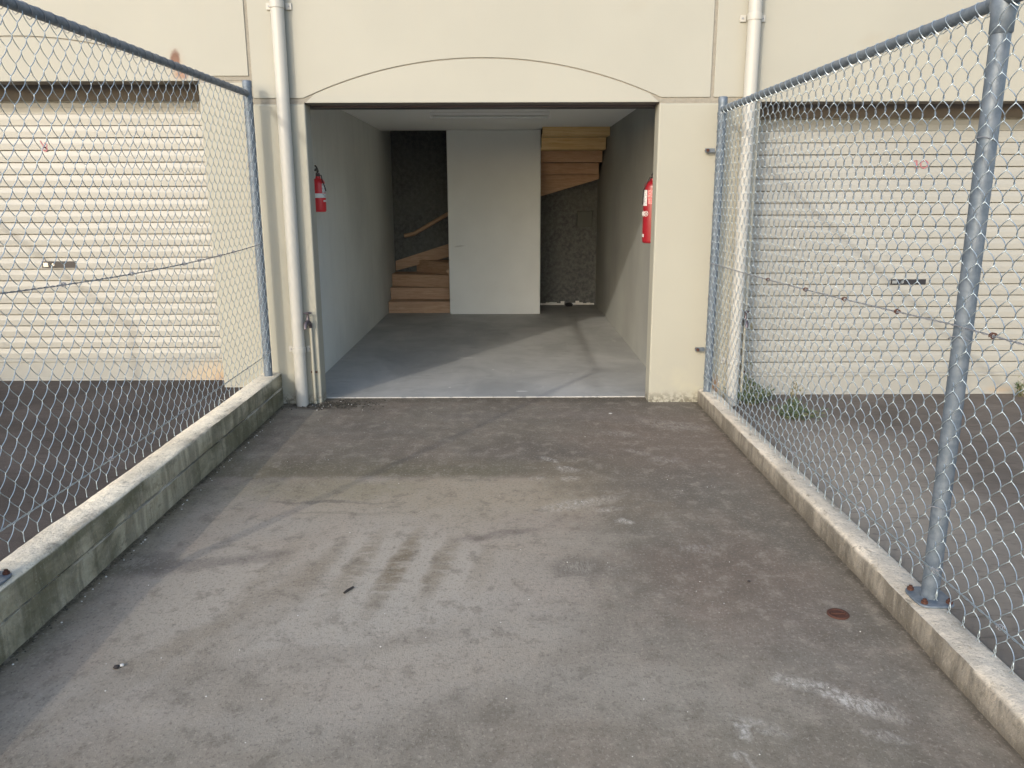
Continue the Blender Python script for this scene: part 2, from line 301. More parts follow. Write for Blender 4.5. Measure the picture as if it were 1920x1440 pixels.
# --- bays
def bay(name, lo, hi, dust):
    b = NB(name)
    c = b.mix(b.step(b.noise((1.5, 1.5, 1), 6, .65, .4), .3, .7), lo, hi)
    c = b.mix(b.mul(b.step(b.noise((6, 18, 1), 5, .65, .6), .5, .7), .5), c, tuple(q*.62 for q in lo))
    if dust:
        d = b.ell(1.95, 4.1, .55, 1.5, -6, .9, .5, 3)
        c = b.mix(b.mul(d, .75), c, (.35, .305, .245))
        c = b.mix(b.mul(b.ell(2.3, 2.6, .7, .8, 0, .9, .5, 3), .45), c, (.22, .192, .155))
        c = b.mix(b.mul(b.step(b.noise((8, 26, 1), 5, .7, .8), .54, .68), b.step(b.X, 1.6, 3.2, 1., .35), .6), c, (.075, .063, .052))
    c = b.mix(b.mul(b.step(b.noise((140, 130, 1), 3, .7), .56, .72), .4), c, (.22, .205, .19))
    c = b.mix(b.mul(b.step(b.voro((9, 8, 1)), .02, .05, 1., 0.), .5), c, (.42, .40, .36))
    return b.done(c, .85, 0, b.noise((160, 150, 1), 4, .7), .5, .006, .3)
M['bay_l'] = bay('dark_asphalt', (.050, .041, .036), (.088, .073, .065), False)
M['bay_r'] = bay('dusty_asphalt', (.118, .098, .080), (.180, .152, .127), True)
M['ground'] = bay('far_asphalt', (.12, .115, .11), (.18, .17, .16), False)
# --- kerb concrete
def kerb(name, top, side, moss):
    b = NB(name)
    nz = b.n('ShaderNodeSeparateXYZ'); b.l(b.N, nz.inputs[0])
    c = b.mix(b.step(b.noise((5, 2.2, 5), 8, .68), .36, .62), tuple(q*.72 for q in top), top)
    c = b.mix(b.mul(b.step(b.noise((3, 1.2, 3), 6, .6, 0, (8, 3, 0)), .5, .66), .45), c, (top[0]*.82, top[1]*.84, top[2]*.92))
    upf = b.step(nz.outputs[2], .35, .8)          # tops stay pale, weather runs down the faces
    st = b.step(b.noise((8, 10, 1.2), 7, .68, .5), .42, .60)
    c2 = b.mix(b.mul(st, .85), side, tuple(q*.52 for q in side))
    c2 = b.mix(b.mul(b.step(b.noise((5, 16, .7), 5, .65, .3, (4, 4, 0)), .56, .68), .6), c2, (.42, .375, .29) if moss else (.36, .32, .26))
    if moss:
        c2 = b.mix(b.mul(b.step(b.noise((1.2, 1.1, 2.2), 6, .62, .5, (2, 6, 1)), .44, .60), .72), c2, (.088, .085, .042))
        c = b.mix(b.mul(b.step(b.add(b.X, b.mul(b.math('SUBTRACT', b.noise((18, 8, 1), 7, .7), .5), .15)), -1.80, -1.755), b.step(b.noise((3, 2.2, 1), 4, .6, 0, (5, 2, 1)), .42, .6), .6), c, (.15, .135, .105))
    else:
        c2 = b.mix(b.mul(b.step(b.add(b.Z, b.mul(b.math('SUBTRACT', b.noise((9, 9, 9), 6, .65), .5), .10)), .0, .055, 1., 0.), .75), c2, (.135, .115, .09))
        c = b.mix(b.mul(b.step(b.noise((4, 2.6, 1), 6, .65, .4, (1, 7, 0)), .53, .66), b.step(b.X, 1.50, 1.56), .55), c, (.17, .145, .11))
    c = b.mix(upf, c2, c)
    c = b.mix(b.mul(b.step(b.noise((20, 10, 20), 7, .72), .56, .68), .6), c, (.13, .115, .085))
    c = b.mix(b.mul(b.step(b.noise(95, 4, .72), .54, .68), .45), c, (.14, .125, .10))
    c = b.mix(b.mul(b.step(b.noise(95, 4, .72, 0, (3, 3, 3)), .57, .70), .3), c, (.62, .57, .47))
    return b.done(c, .9, 0, b.add(b.noise(60, 6, .72), b.mul(b.noise(12, 6), 2.5)), .7, .012, .25)
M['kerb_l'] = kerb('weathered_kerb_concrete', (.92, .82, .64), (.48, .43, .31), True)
M['kerb_r'] = kerb('dusty_kerb_concrete', (.70, .625, .51), (.30, .265, .215), False)
b = NB('soil'); M['soil'] = b.done(b.mix(b.noise(60, 5, .7), (.03, .027, .02), (.085, .075, .055)), .95, 0, b.noise(110, 4), .9, .01)
b = NB('weed_leaf'); M['leaf'] = b.done(b.mix(b.noise(26, 3), (.045, .075, .035), (.115, .15, .075)), .6)
M['pale_leaf'] = NB('pale_leaf').done((.22, .25, .15), .6)
M['stem'] = NB('dry_stem').done((.17, .15, .075), .7)
M['stone'] = NB('pale_stone').done((.62, .60, .55), .8)
M['twig'] = NB('dark_twig').done((.035, .028, .025), .8)

# ------------------------------------------------------------------ mesh builder
ORIG = {}
class MB:
    def __init__(s): s.v = []; s.f = []
    def box(s, x0, x1, y0, y1, z0, z1):
        i = len(s.v)
        s.v += [(x0,y0,z0),(x1,y0,z0),(x1,y1,z0),(x0,y1,z0),(x0,y0,z1),(x1,y0,z1),(x1,y1,z1),(x0,y1,z1)]
        s.f += [tuple(i+k for k in q) for q in ((3,2,1,0),(4,5,6,7),(0,1,5,4),(1,2,6,5),(2,3,7,6),(3,0,4,7))]
        return s
    def prism_y(s, pts, y0, y1):
        """outline of (x, z), counter-clockwise seen from -Y, extruded from y0 to y1"""
        i = len(s.v); n = len(pts)
        s.v += [(x, y0, z) for x, z in pts] + [(x, y1, z) for x, z in pts]
        s.f.append(tuple(range(i, i+n))); s.f.append(tuple(range(i+2*n-1, i+n-1, -1)))
        for k in range(n):
            q = (k+1) % n
            s.f.append((i+k, i+n+k, i+n+q, i+q))
        return s
    def prism_z(s, pts, z0, z1):
        i = len(s.v); n = len(pts)
        s.v += [(x, y, z0) for x, y in pts] + [(x, y, z1) for x, y in pts]
        s.f.append(tuple(range(i+n-1, i-1, -1))); s.f.append(tuple(range(i+n, i+2*n)))
        for k in range(n):
            q = (k+1) % n
            s.f.append((i+k, i+q, i+n+q, i+n+k))
        return s
    def tube(s, pts, r, sides=10, cap=True, ref=None):
        P = np.array(pts, float); n = len(P)
        rr = np.full(n, r) if np.isscalar(r) else np.array(r, float)
        T = np.gradient(P, axis=0); T /= np.linalg.norm(T, axis=1)[:, None]+1e-12
        if ref is None:
            ref = np.array([0, 0, 1.]) if abs(T[:, 2]).max() < .95 else np.array([1., .3, 0])
            if abs(T @ ref/np.linalg.norm(ref)).max() > .97: ref = np.array([.3, 1., .2])
        A = ref - (T @ ref)[:, None]*T; A /= np.linalg.norm(A, axis=1)[:, None]+1e-12
        B = np.cross(T, A); i = len(s.v)
        an = np.arange(sides)*2*math.pi/sides
        V = P[:, None, :] + rr[:, None, None]*(np.cos(an)[None, :, None]*A[:, None, :] + np.sin(an)[None, :, None]*B[:, None, :])
        s.v += [tuple(q) for q in V.reshape(-1, 3).tolist()]
        for k in range(n-1):
            for j in range(sides):
                j2 = (j+1) % sides
                s.f.append((i+k*sides+j, i+k*sides+j2, i+(k+1)*sides+j2, i+(k+1)*sides+j))
        if cap:
            s.f.append(tuple(i+j for j in range(sides-1, -1, -1))); s.f.append(tuple(i+(n-1)*sides+j for j in range(sides)))
        return s
    def cyl(s, a, b, r, sides=20): return s.tube([a, b], r, sides)
    def lathe(s, prof, cx, cy, sides=28):
        """profile of (r, z) revolved about a vertical axis"""
        i = len(s.v); n = len(prof)
        for r, z in prof:
            for j in range(sides):
                a = 2*math.pi*j/sides; s.v.append((cx+r*math.cos(a), cy+r*math.sin(a), z))
        for k in range(n-1):
            for j in range(sides):
                j2 = (j+1) % sides
                s.f.append((i+k*sides+j, i+k*sides+j2, i+(k+1)*sides+j2, i+(k+1)*sides+j))
        s.f.append(tuple(i+j for j in range(sides-1, -1, -1))); s.f.append(tuple(i+(n-1)*sides+j for j in range(sides)))
        return s
    def patch(s, cx, cy, r, a0, a1, z0, z1, n=10):
        """piece of a cylinder wall (a label)"""
        i = len(s.v)
        for k in range(n+1):
            a = R(a0+(a1-a0)*k/n)
            for rr, z in ((r, z0), (r, z1), (r-.002, z1), (r-.002, z0)): s.v.append((cx+rr*math.cos(a), cy+rr*math.sin(a), z))
        for k in range(n):
            for q in range(4):
                q2 = (q+1) % 4
                s.f.append((i+4*k+q, i+4*k+4+q, i+4*k+4+q2, i+4*k+q2))
        s.f.append((i, i+1, i+2, i+3)); s.f.append(tuple(i+4*n+q for q in (3, 2, 1, 0)))
        return s
    def raw(s, V, F):
        i = len(s.v); s.v += [tuple(q) for q in np.asarray(V).tolist()]
        s.f += [tuple(q) for q in (np.asarray(F)+i).tolist()]
        return s
    def build(s, name, mat, parent=None, smooth=False, bevel=0, seg=2, loc=None, label=None, angle=40):
        off = ORIG.get(parent.name, (0, 0, 0)) if parent else (loc or (0, 0, 0))
        me = bpy.data.meshes.new(name)
        me.from_pydata([(a-off[0], b_-off[1], c_-off[2]) for a, b_, c_ in s.v], [], s.f)
        me.materials.append(mat)
        if smooth:
            me.polygons.foreach_set('use_smooth', [True]*len(me.polygons))
            me.set_sharp_from_angle(angle=R(angle))
        me.update()
        o = bpy.data.objects.new(name, me); COL.objects.link(o)
        if parent:
            o.parent = parent
        else: o.location = off
        ORIG[o.name] = off
        if bevel:
            md = o.modifiers.new('bevel', 'BEVEL'); md.width = bevel; md.segments = seg; md.limit_method = 'ANGLE'; md.angle_limit = R(35)
        if label: o['label'] = label
        return o
def tag(o, label=None, cat=None, group=None, kind=None):
    if label: o['label'] = label
    if cat: o['category'] = cat
    if group: o['group'] = group
    if kind: o['kind'] = kind
    return o
def thing(name, loc, label, cat, group=None):
    o = bpy.data.objects.new(name, None); COL.objects.link(o); o.location = loc; o.empty_display_size = .1
    ORIG[o.name] = tuple(loc)
    return tag(o, label, cat, group)
def copy_tree(o, parent=None):
    c = o.copy(); COL.objects.link(c)
    if parent: c.parent = parent
    for ch in list(o.children): copy_tree(ch, c)
    return c

# ------------------------------------------------------------------ setting
def sheet(name, x0, x1, y0, y1, z, mat, nx=1, ny=1, amp=0):
    mb = MB(); xs = np.linspace(x0, x1, nx+1); ys = np.linspace(y0, y1, ny+1)
    for y in ys:
        for x in xs:
            h = amp*(math.sin(2.1*x+.7*y)+math.sin(1.3*y-.6*x+1)) if amp else 0
            mb.v.append((x, y, z+h))
    for j in range(ny):
        for i in range(nx):
            a = j*(nx+1)+i; mb.f.append((a, a+1, a+nx+2, a+nx+1))
    return tag(mb.build(name, mat, smooth=True), kind='structure')
sheet('ground', -250, 250, -250, 250, -.035, M['ground'])
sheet('driveway', -1.80, 1.50, -7, 6.18, 0, M['drive'])
lb = MB().box(-12, -1.865, -7, 6.34, -.03, .131); tag(lb.build('forecourt', M['bay_l']), kind='structure')
sheet('forecourt', 1.52, 12, -7, 6.34, -.006, M['bay_r'])

# ------------------------------------------------------------------ building
YF = 6.0
B = thing('storage_building', (0, YF, 0), 'long cream painted storage building with roller doors and one open garage bay', 'building')
JX = [-8.38, -5.103, -1.826, 1.451, 4.728, 8.0]
G = .012
# backing of the joints
sb = MB()
sb.box(-8.38, -1.83, 6.008, 6.0195, 2.364, 4.6).box(-1.83, 8.0, 6.008, 6.0195, 2.214, 4.6)
def arc(x0, x1, z, rise, n=36):
    c = (x1-x0)/2; rad = (c*c+rise*rise)/(2*rise); cx = (x0+x1)/2; cz = z+rise-rad
    a0 = math.asin(c/rad)
    return [(cx+rad*math.sin(a), cz+rad*math.cos(a)) for a in np.linspace(-a0, a0, n)]
for k in range(5):
    xa, xb = JX[k]+G, JX[k+1]-G
    dz = .15 if k <= 1 else 0.
    ox0 = JX[k]+.376; ox1 = JX[k]+2.904 if k != 3 else JX[k]+2.89
    if k == 3: ox0 = JX[k]+.353
    zb, zl = 2.243+dz, 2.211+dz
    if k != 3:
        pts = arc(ox0, ox1, zb, .265)
        mb = MB()
        ring = [(xa, zb)] + [(ox0-.012, zb)] + [(x, z+.004) for x, z in pts[1:-1]] + [(ox1+.012, zb), (xb, zb), (xb, 4.6), (xa, 4.6)]
        mb.prism_y(ring, YF, YF+.02)
        mb.build('wall_panel', M['wall'], B, bevel=.003)
        low = [(ox0+.002, zl), (ox1-.002, zl)] + [(x, z-.004) for x, z in reversed(pts[1:-1])]
        lo = MB().prism_y(low, YF+.0015, YF+.0215)
        lo.build('arched_lintel', M['wall'], B, bevel=.003)
        soff = MB().box(ox0, ox1, YF+.024, YF+.20, zl+.002, 2.5+dz); soff.build('lintel_beam', M['soffit'], B)
    else:
        ring = [(xa, zb), (ox0-.002, zb), (ox0-.002, zl), (ox1, zl), (ox1, zb), (xb, zb), (xb, 4.6), (xa, 4.6)]
        MB().prism_y(ring, YF, YF+.02).build('wall_panel', M['wall'], B, bevel=.003)
        MB().box(ox0, ox1, YF+.024, YF+.20, zl+.002, 2.5).build('lintel_beam', M['soffit'], B)
sb.build('joint_sealant', M['sealant'], B)
# shadow gap inside the arch grooves is the sealant backing behind them
def pillar(x0, x1, zb, zt):
    MB().box(x0, x1, YF, YF+.165, zb, zt).build('pillar', M['pillar'], B, bevel=.011, seg=3)
    MB().box(x0+.004, x1-.004, YF+.009, YF+.165, zt-.01, zt+.0125).build('pillar_cap', M['sealant'], B)
pillar(-5.107, -4.727, .1, 2.350); pillar(-5.5, -5.109, .1, 2.350); pillar(-2.200, -1.829, .1, 2.350)
pillar(-1.823, -1.452, -.03, 2.203); pillar(1.077, 1.804, -.03, 2.203); pillar(4.34, 4.725, -.03, 2.203); pillar(4.731, 5.1, -.03, 2.203); pillar(-8.38, -8.0, .1, 2.350); pillar(7.63, 8.0, -.03, 2.203)
# nib returns behind the centre pillars and the garage room
XL, XR, YB, CZ = -1.665, 1.272, 10.80, 2.405
MB().box(-1.95, XL, 6.17, 12.0, -.03, 4.3).build('garage_wall', M['gwall'], B)
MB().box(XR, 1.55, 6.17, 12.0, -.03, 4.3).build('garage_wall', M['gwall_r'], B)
MB().box(XL, XR, 6.20, 10.38, CZ, CZ+.1).box(XL, .425, 10.38, YB+.10, CZ, CZ+.1).build('ceiling', M['ceil'], B)
MB().box(-.806, .42, YB, YB+.10, .004, CZ-.001).build('partition_wall', M['partition'], B, bevel=.012)
MB().box(XL, XR, 6.162, 11.8, -.03, .006).build('garage_floor', M['gfloor'], B)
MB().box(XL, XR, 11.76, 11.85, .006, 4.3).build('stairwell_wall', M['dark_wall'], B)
# shell
MB().box(-8.38, 8.0, 6.035, 14, 4.3, 4.45).build('roof', M['wall'], B)
MB().box(-8.38, 8.0, 13.85, 14, -.03, 4.3).build('rear_wall', M['wall'], B)
MB().box(-8.38, -8.2, 6.035, 13.85, -.03, 4.3).build('side_wall', M['wall'], B)
MB().box(7.82, 8.0, 6.035, 13.85, -.03, 4.3).build('side_wall', M['wall'], B)
# roller doors
def door(x0, x1, z0, label, num=None, lock=None):
    YD = 6.25; p = .0886
    prof = [(YD-.004, z0), (YD-.004, z0+.012), (YD, z0+.014), (YD, z0+.150), (YD-.008, z0+.156), (YD-.008, z0+.168), (YD+.004, z0+.178)]
    zl = z0+.178
    n = 22
    for k in range(n):
        z = zl+k*p
        back = 0 if k < n-2 else .035*(k-n+3)**1.6
        prof += [(YD+.030+back, z-.008), (YD+.030+back, z+.0045), (YD-.001+back, z+.005), (YD+back, z+p*.50), (YD+.002+back, z+p*.58), (YD+.006+back, z+p-.008)]
    prof += [(YD+.25, zl+n*p+.07), (YD+.4, zl+n*p+.12)]
    mb = MB()
    xs = [x0, x1]
    i = 0
    for y, z in prof: mb.v += [(x0, y, z), (x1, y, z)]
    for k in range(len(prof)-1): mb.f.append((2*k, 2*k+1, 2*k+3, 2*k+2))
    d = mb.build('roller_door', M['door'], B, label=label)
    md = d.modifiers.new('thickness', 'SOLIDIFY'); md.thickness = .003; md.offset = 1
    MB().cyl((x0+.02, YD+.24, zl+n*p+.135), (x1-.02, YD+.24, zl+n*p+.135), .165, 24).build('door_drum', M['soffit'], d, smooth=True)
    if lock:
        a, c_, e, f = lock
        l = MB().box(a, c_, YD-.004, YD+.012, e, f).build('door_lock', M['black'], d, bevel=.002)
        xx = a+(c_-a)*.33
        MB().cyl((xx, YD-.0075, (e+f)/2), (xx, YD-.003, (e+f)/2), .011).build('keyhole', M['chrome'], d, smooth=True)
        MB().box(a+.012, a+.05, YD-.0065, YD-.003, e+.010, f-.010).build('latch', M['chrome'], d)
    if num:
        mb = MB()
        for strokes, wd in num:
            P = [Vector((x, 0, z)) for x, z in strokes]; i = len(mb.v)
            for k, q in enumerate(P):
                t = (P[min(k+1, len(P)-1)]-P[max(k-1, 0)]).normalized(); nn = Vector((-t.z, 0, t.x))
                ww = wd*(1+.25*math.sin(k*1.3))
                for sg in (-1, 1):
                    mb.v.append((q.x+sg*nn.x*ww/2, YD-.0035, q.z+sg*nn.z*ww/2))
            for k in range(len(P)-1): mb.f.append((i+2*k, i+2*k+2, i+2*k+3, i+2*k+1))
        o = mb.build('painted_number', M['numeral'], d)
        md = o.modifiers.new('thickness', 'SOLIDIFY'); md.thickness = .001; md.offset = 0
    return d
def loop(cx, cz, rx, rz, a0=0, a1=360, n=18): return [(cx+rx*math.cos(R(a)), cz+rz*math.sin(R(a))) for a in np.linspace(a0, a1, n)]
eight = [(loop(-3.478, 1.913, .017, .013, 60, 420), .009), (loop(-3.476, 1.942, .017, .016, -150, 100), .008), ([(-3.507, 1.975), (-3.500, 1.960), (-3.490, 1.945), (-3.478, 1.928), (-3.462, 1.910)], .008)]
ten = [([(3.062, 1.808), (3.074, 1.811), (3.083, 1.814)], .007), ([(3.083, 1.814), (3.085, 1.795), (3.087, 1.775), (3.089, 1.760)], .012), ([(3.076, 1.757), (3.102, 1.756)], .007), (loop(3.143, 1.786, .027, .027, 0, 360, 22), .010)]
door(-4.73, -2.197, .134, 'cream roller door with a faded red 8 and a tan stain at its corner', eight, (-3.619, -3.350, 1.028, 1.080))
door(1.802, 4.345, -.004, 'cream roller door with a faded red 10 behind the near post', ten, (2.982, 3.258, .877, .920))
door(-8.02, -5.47, .134, 'cream roller door beyond the far left fence'); door(5.09, 7.65, -.004, 'cream roller door of the bay beyond door 10')
dr = MB().cyl((-1.64, 6.50, 2.43), (1.25, 6.50, 2.43), .215, 28).build('rolled_curtain', M['black'], B, smooth=True, label='dark rolled up door drum above the open garage bay')
MB().box(-1.44, 1.07, 6.203, 6.235, 2.200, 2.218).build('door_bottom_rail', M['brass'], B)

# stairs behind the partition
st = thing('staircase', (-1.2, 10.9, 0), 'dim timber staircase winding up behind the white partition in the garage', 'staircase')
for k, (y, z) in enumerate(((10.93, .165), (11.16, .33))):
    MB().box(XL+.01, -.70, y, y+.025, z-.16, z-.03).build('riser', M['timber'], st)
    MB().box(XL+.01, -.70, y-.025, 11.75, z-.028, z).build('tread', M['timber'], st)
MB().prism_z([(XL+.01, 11.35), (-.75, 11.14), (-.75, 11.75), (XL+.01, 11.75)], .333, .50).build('winder_tread', M['timber'], st)
MB().prism_z([(-1.35, 11.75), (-.78, 11.12), (-.55, 11.12), (-.55, 11.75)], .503, .67).build('winder_tread', M['timber'], st)
for k in range(4):
    x = -.56+k*.22; z = .84+k*.17
    MB().box(x, x+.27, 10.93, 11.75, z-.03, z).build('tread', M['timber'], st)
    MB().box(x, x+.02, 10.93, 11.75, z-.168, z-.031).build('riser', M['timber'], st)
MB().prism_y([(-.86, .58), (-.80, .52), (.40, 1.30), (.40, 1.60)], 10.905, 10.928).build('stringer', M['timber'], st)
for k, (y, z0, z1) in enumerate(((10.42, 2.305, 2.56), (10.72, 2.155, 2.30), (11.0, 2.01, 2.15), (11.28, 1.865, 2.005))):
    MB().box(.425, XR-.005-.012*k, y, y+.022, z0, z1).build('riser', M['board' if k < 2 else 'timber'], st)
    MB().box(.425, XR-.005-.012*k, y+.022, y+.30, z0-.002, z0+.026).build('tread', M['board' if k < 2 else 'timber'], st)
MB().prism_y([(.425, 1.56), (XR-.01, 1.80), (XR-.01, 1.87), (.425, 1.87)], 11.50, 11.53).build('stringer', M['timber'], st)
MB().tube([(-1.50, 11.64, 1.02), (-1.36, 11.64, 1.05), (-.70, 11.64, 1.42), (.2, 11.64, 1.93)], .028, 12).build('handrail', M['timber'], st, smooth=True)
MB().prism_y([(XL+.02, .52), (-.78, .74), (-.78, .93), (XL+.02, .66)], 11.70, 11.725).build('stringer', M['timber'], st)
tag(MB().box(.98, 1.20, 11.71, 11.757, 1.14, 1.36).build('wall_box', M['box'], loc=(1.09, 11.73, 1.25), bevel=.006), 'small dark square box on the stairwell wall in the right doorway', 'electrical box')
sk = MB(); xs = np.linspace(.43, XR-.02, 16)
for a, c_ in zip(xs[:-1], xs[1:]):
    if not (.78 < a < .92): sk.box(a, c_, 11.735+random.uniform(-.01, .01), 11.757, .008, .045+random.uniform(-.02, .02))
tag(sk.build('skirting_strip', M['white'], loc=(.9, 11.74, 0)), 'broken pale strip along the foot of the dark stairwell wall', 'skirting')
tag(MB().lathe([(.0, .007), (.05, .008), (.06, .03), (.04, .055), (.0, .06)], .87, 11.6, 14).build('rubbish_bundle', M['black'], loc=(.87, 11.6, 0), smooth=True), 'small dark clump on the floor of the right doorway', 'rubbish')

# ceiling light
cl = thing('ceiling_light', (-.19, 8.6, CZ), 'long unlit fluorescent batten on the garage ceiling', 'ceiling light')
MB().box(-.805, .425, 8.57, 8.63, CZ-.035, CZ-.001).build('batten', M['white'], cl, bevel=.004)
MB().cyl((-.78, 8.6, CZ-.052), (.40, 8.6, CZ-.052), .014, 14).build('tube', M['tube'], cl, smooth=True)
for x in (-.79, .41): MB().box(x-.012, x+.012, 8.585, 8.615, CZ-.07, CZ-.036).build('tube_holder', M['white'], cl)

# ------------------------------------------------------------------ fire extinguishers
def extinguisher(x, y, z0, r, h, label, face, small):
    e = thing('fire_extinguisher', (x, y, z0), label, 'fire extinguisher')
    prof = [(r*.86, z0), (r*.98, z0+.008), (r, z0+.02), (r, z0+h-.06), (r*.93, z0+h-.03), (r*.7, z0+h-.008), (r*.38, z0+h), (r*.36, z0+h+.015)]
    body = MB().lathe(prof, x, y).build('cylinder', M['red_bright' if small else 'red'], e, smooth=True, angle=50)
    zt = z0+h+.012
    MB().lathe([(.014, zt), (.018, zt+.004), (.018, zt+.028), (.012, zt+.034)], x, y, 14).build('valve', M['brass'], e, smooth=True)
    s = -1 if face > 90 else 1
    MB().tube([(x-.01, y+.03, zt+.03), (x, y-.005, zt+.045), (x, y-.05, zt+.062), (x, y-.085, zt+.05)], .008, 8).build('carry_handle', M['black'], e, smooth=True)
    MB().tube([(x, y+.02, zt+.045), (x, y-.03, zt+.078), (x, y-.075, zt+.086)], .007, 8).build('squeeze_lever', M['black'], e, smooth=True)
    MB().tube([(x, y-.02, zt+.015), (x+s*.035, y-.03, zt+.012), (x+s*(r*.8), y-.045, zt-.03), (x+s*(r+.006), y-.03, zt-.09), (x+s*(r+.008), y-.015, z0+h*.62)], .0045, 8).build('hose', M['black'], e, smooth=True)
    wx = XL if x < 0 else XR
    MB().box(min(wx, x), max(wx, x), y-.012, y+.012, z0+h*.66, z0+h*.72).build('wall_bracket', M['black'], e)
    if small:
        MB().lathe([(r+.0012, z0+h*.42), (r+.0022, z0+h*.425), (r+.0022, z0+h*.545), (r+.0012, z0+h*.55)], x, y).build('white_band', M['white'], e, smooth=True)
        MB().patch(x, y, r+.003, -48, 8, z0+h*.57, z0+h*.84).build('label', M['label'], e)
        MB().patch(x, y, r+.0035, -45, 0, z0+h*.43, z0+h*.54).build('label', M['label'], e)
        MB().patch(x, y, r+.003, -40, 5, z0+h*.30, z0+h*.35).build('label', M['white'], e)
    else:
        MB().patch(x, y, r+.002, 188, 224, z0+h*.60, z0+h*.85).build('label', M['label'], e)
        MB().patch(x, y, r+.002, 230, 285, z0+h*.73, z0+h*.85).build('label', M['redlabel'], e)
        MB().patch(x, y, r+.002, 232, 275, z0+h*.63, z0+h*.72).build('label', M['redlabel'], e)
        # round pictogram: ring with a cross, and a second beside it
        for a in (221, 195):
            mb = MB(); c0 = R(a)
            cen = Vector((x+(r+.003)*math.cos(c0), y+(r+.003)*math.sin(c0), z0+h*.475)); tx = Vector((-math.sin(c0), math.cos(c0), 0))
            def P(u, v): return cen+tx*u+Vector((0, 0, v))
            mb.tube([P(.020*math.cos(t), .020*math.sin(t)) for t in np.linspace(0, 2*math.pi, 20)], .0022, 6)
            for t in (45, 135): mb.tube([P(-.015*math.cos(R(t)), -.015*math.sin(R(t))), P(.015*math.cos(R(t)), .015*math.sin(R(t)))], .0026, 6)
            mb.build('pictogram', M['white'], e)
        MB().patch(x, y, r+.002, 186, 205, z0+h*.10, z0+h*.15).build('label', M['label'], e)
    return e
extinguisher(-1.600, 6.92, 1.437, .056, .275, 'small red fire extinguisher with a white band on the left garage wall', -55, True)
extinguisher(1.186, 6.74, 1.178, .078, .505, 'tall red fire extinguisher half hidden by the right pillar', 262, False)

# ------------------------------------------------------------------ downpipes and taps
def downpipe(x, z0, saddles, label):
    d = thing('downpipe', (x, 5.945, z0), label, 'downpipe', 'downpipes on the building front')
    MB().cyl((x, 5.945, z0), (x, 5.945, 4.2), .0455, 32).build('pipe', M['pvc'], d, smooth=True)
    for z in saddles:
        mb = MB()
        i = len(mb.v)
        mb.lathe([(.046, z-.0225), (.050, z-.0215), (.050, z+.0215), (.046, z+.0225)], x, 5.945, 32)
        mb.box(x-.088, x-.046, 5.988, 5.9975, z-.022, z+.022).box(x+.046, x+.088, 5.988, 5.9975, z-.022, z+.022)
        s = mb.build('saddle_clip', M['pvc'], d, smooth=True, bevel=.0015)
        for sx in (-.07, .07): MB().lathe([(.0055, 0), (.0055, .004)], 0, 0, 10) if False else MB().cyl((x+sx, 5.984, z), (x+sx, 5.9885, z), .0055, 12).build('screw', M['oldwire'], s, smooth=True)
    return d
downpipe(-1.590, .0, (.432, 2.845), 'cream downpipe beside the left end of the open bay')
downpipe(1.705, -.01, (.33, 2.76), 'cream downpipe behind the right fence next to door 10')
def water_tap(x, z0, zt, label):
    t = thing('water_tap', (x, 5.972, z0), label, 'tap', 'taps on the pillars')
    MB().cyl((x+.012, 5.978, z0), (x+.008, 5.978, zt-.04), .0115, 16).build('riser_pipe', M['pillar'], t, smooth=True)
    MB().box(x-.012, x+.034, 5.985, 5.9985, z0+.245, z0+.258).build('pipe_clip', M['rust'], t)
    MB().tube([(x+.008, 5.978, zt-.045), (x+.006, 5.965, zt-.015), (x, 5.94, zt), (x-.006, 5.905, zt-.002), (x-.008, 5.885, zt-.018), (x-.008, 5.88, zt-.045)], [.013, .015, .018, .015, .013, .013], 14).build('tap_body', M['brass'], t, smooth=True)
    MB().lathe([(.012, zt+.005), (.014, zt+.02), (.009, zt+.03), (.008, zt+.058), (.010, zt+.062)], x-.001, 5.94, 14).build('bonnet', M['brass'], t, smooth=True)
    h = MB()
    for a in (20, 110):
        c, s = math.cos(R(a))*.03, math.sin(R(a))*.03
        h.tube([(x-c, 5.94-s, zt+.066), (x, 5.94, zt+.07), (x+c, 5.94+s, zt+.066)], [.005, .008, .005], 10)
    h.build('tap_handle', M['brass'], t, smooth=True)
water_tap(-1.508, 0, .645, 'small dark garden tap on a thin pipe by the left pillar corner')
water_tap(1.775, -.01, .645, 'small dark garden tap behind the right fence beside door 10')

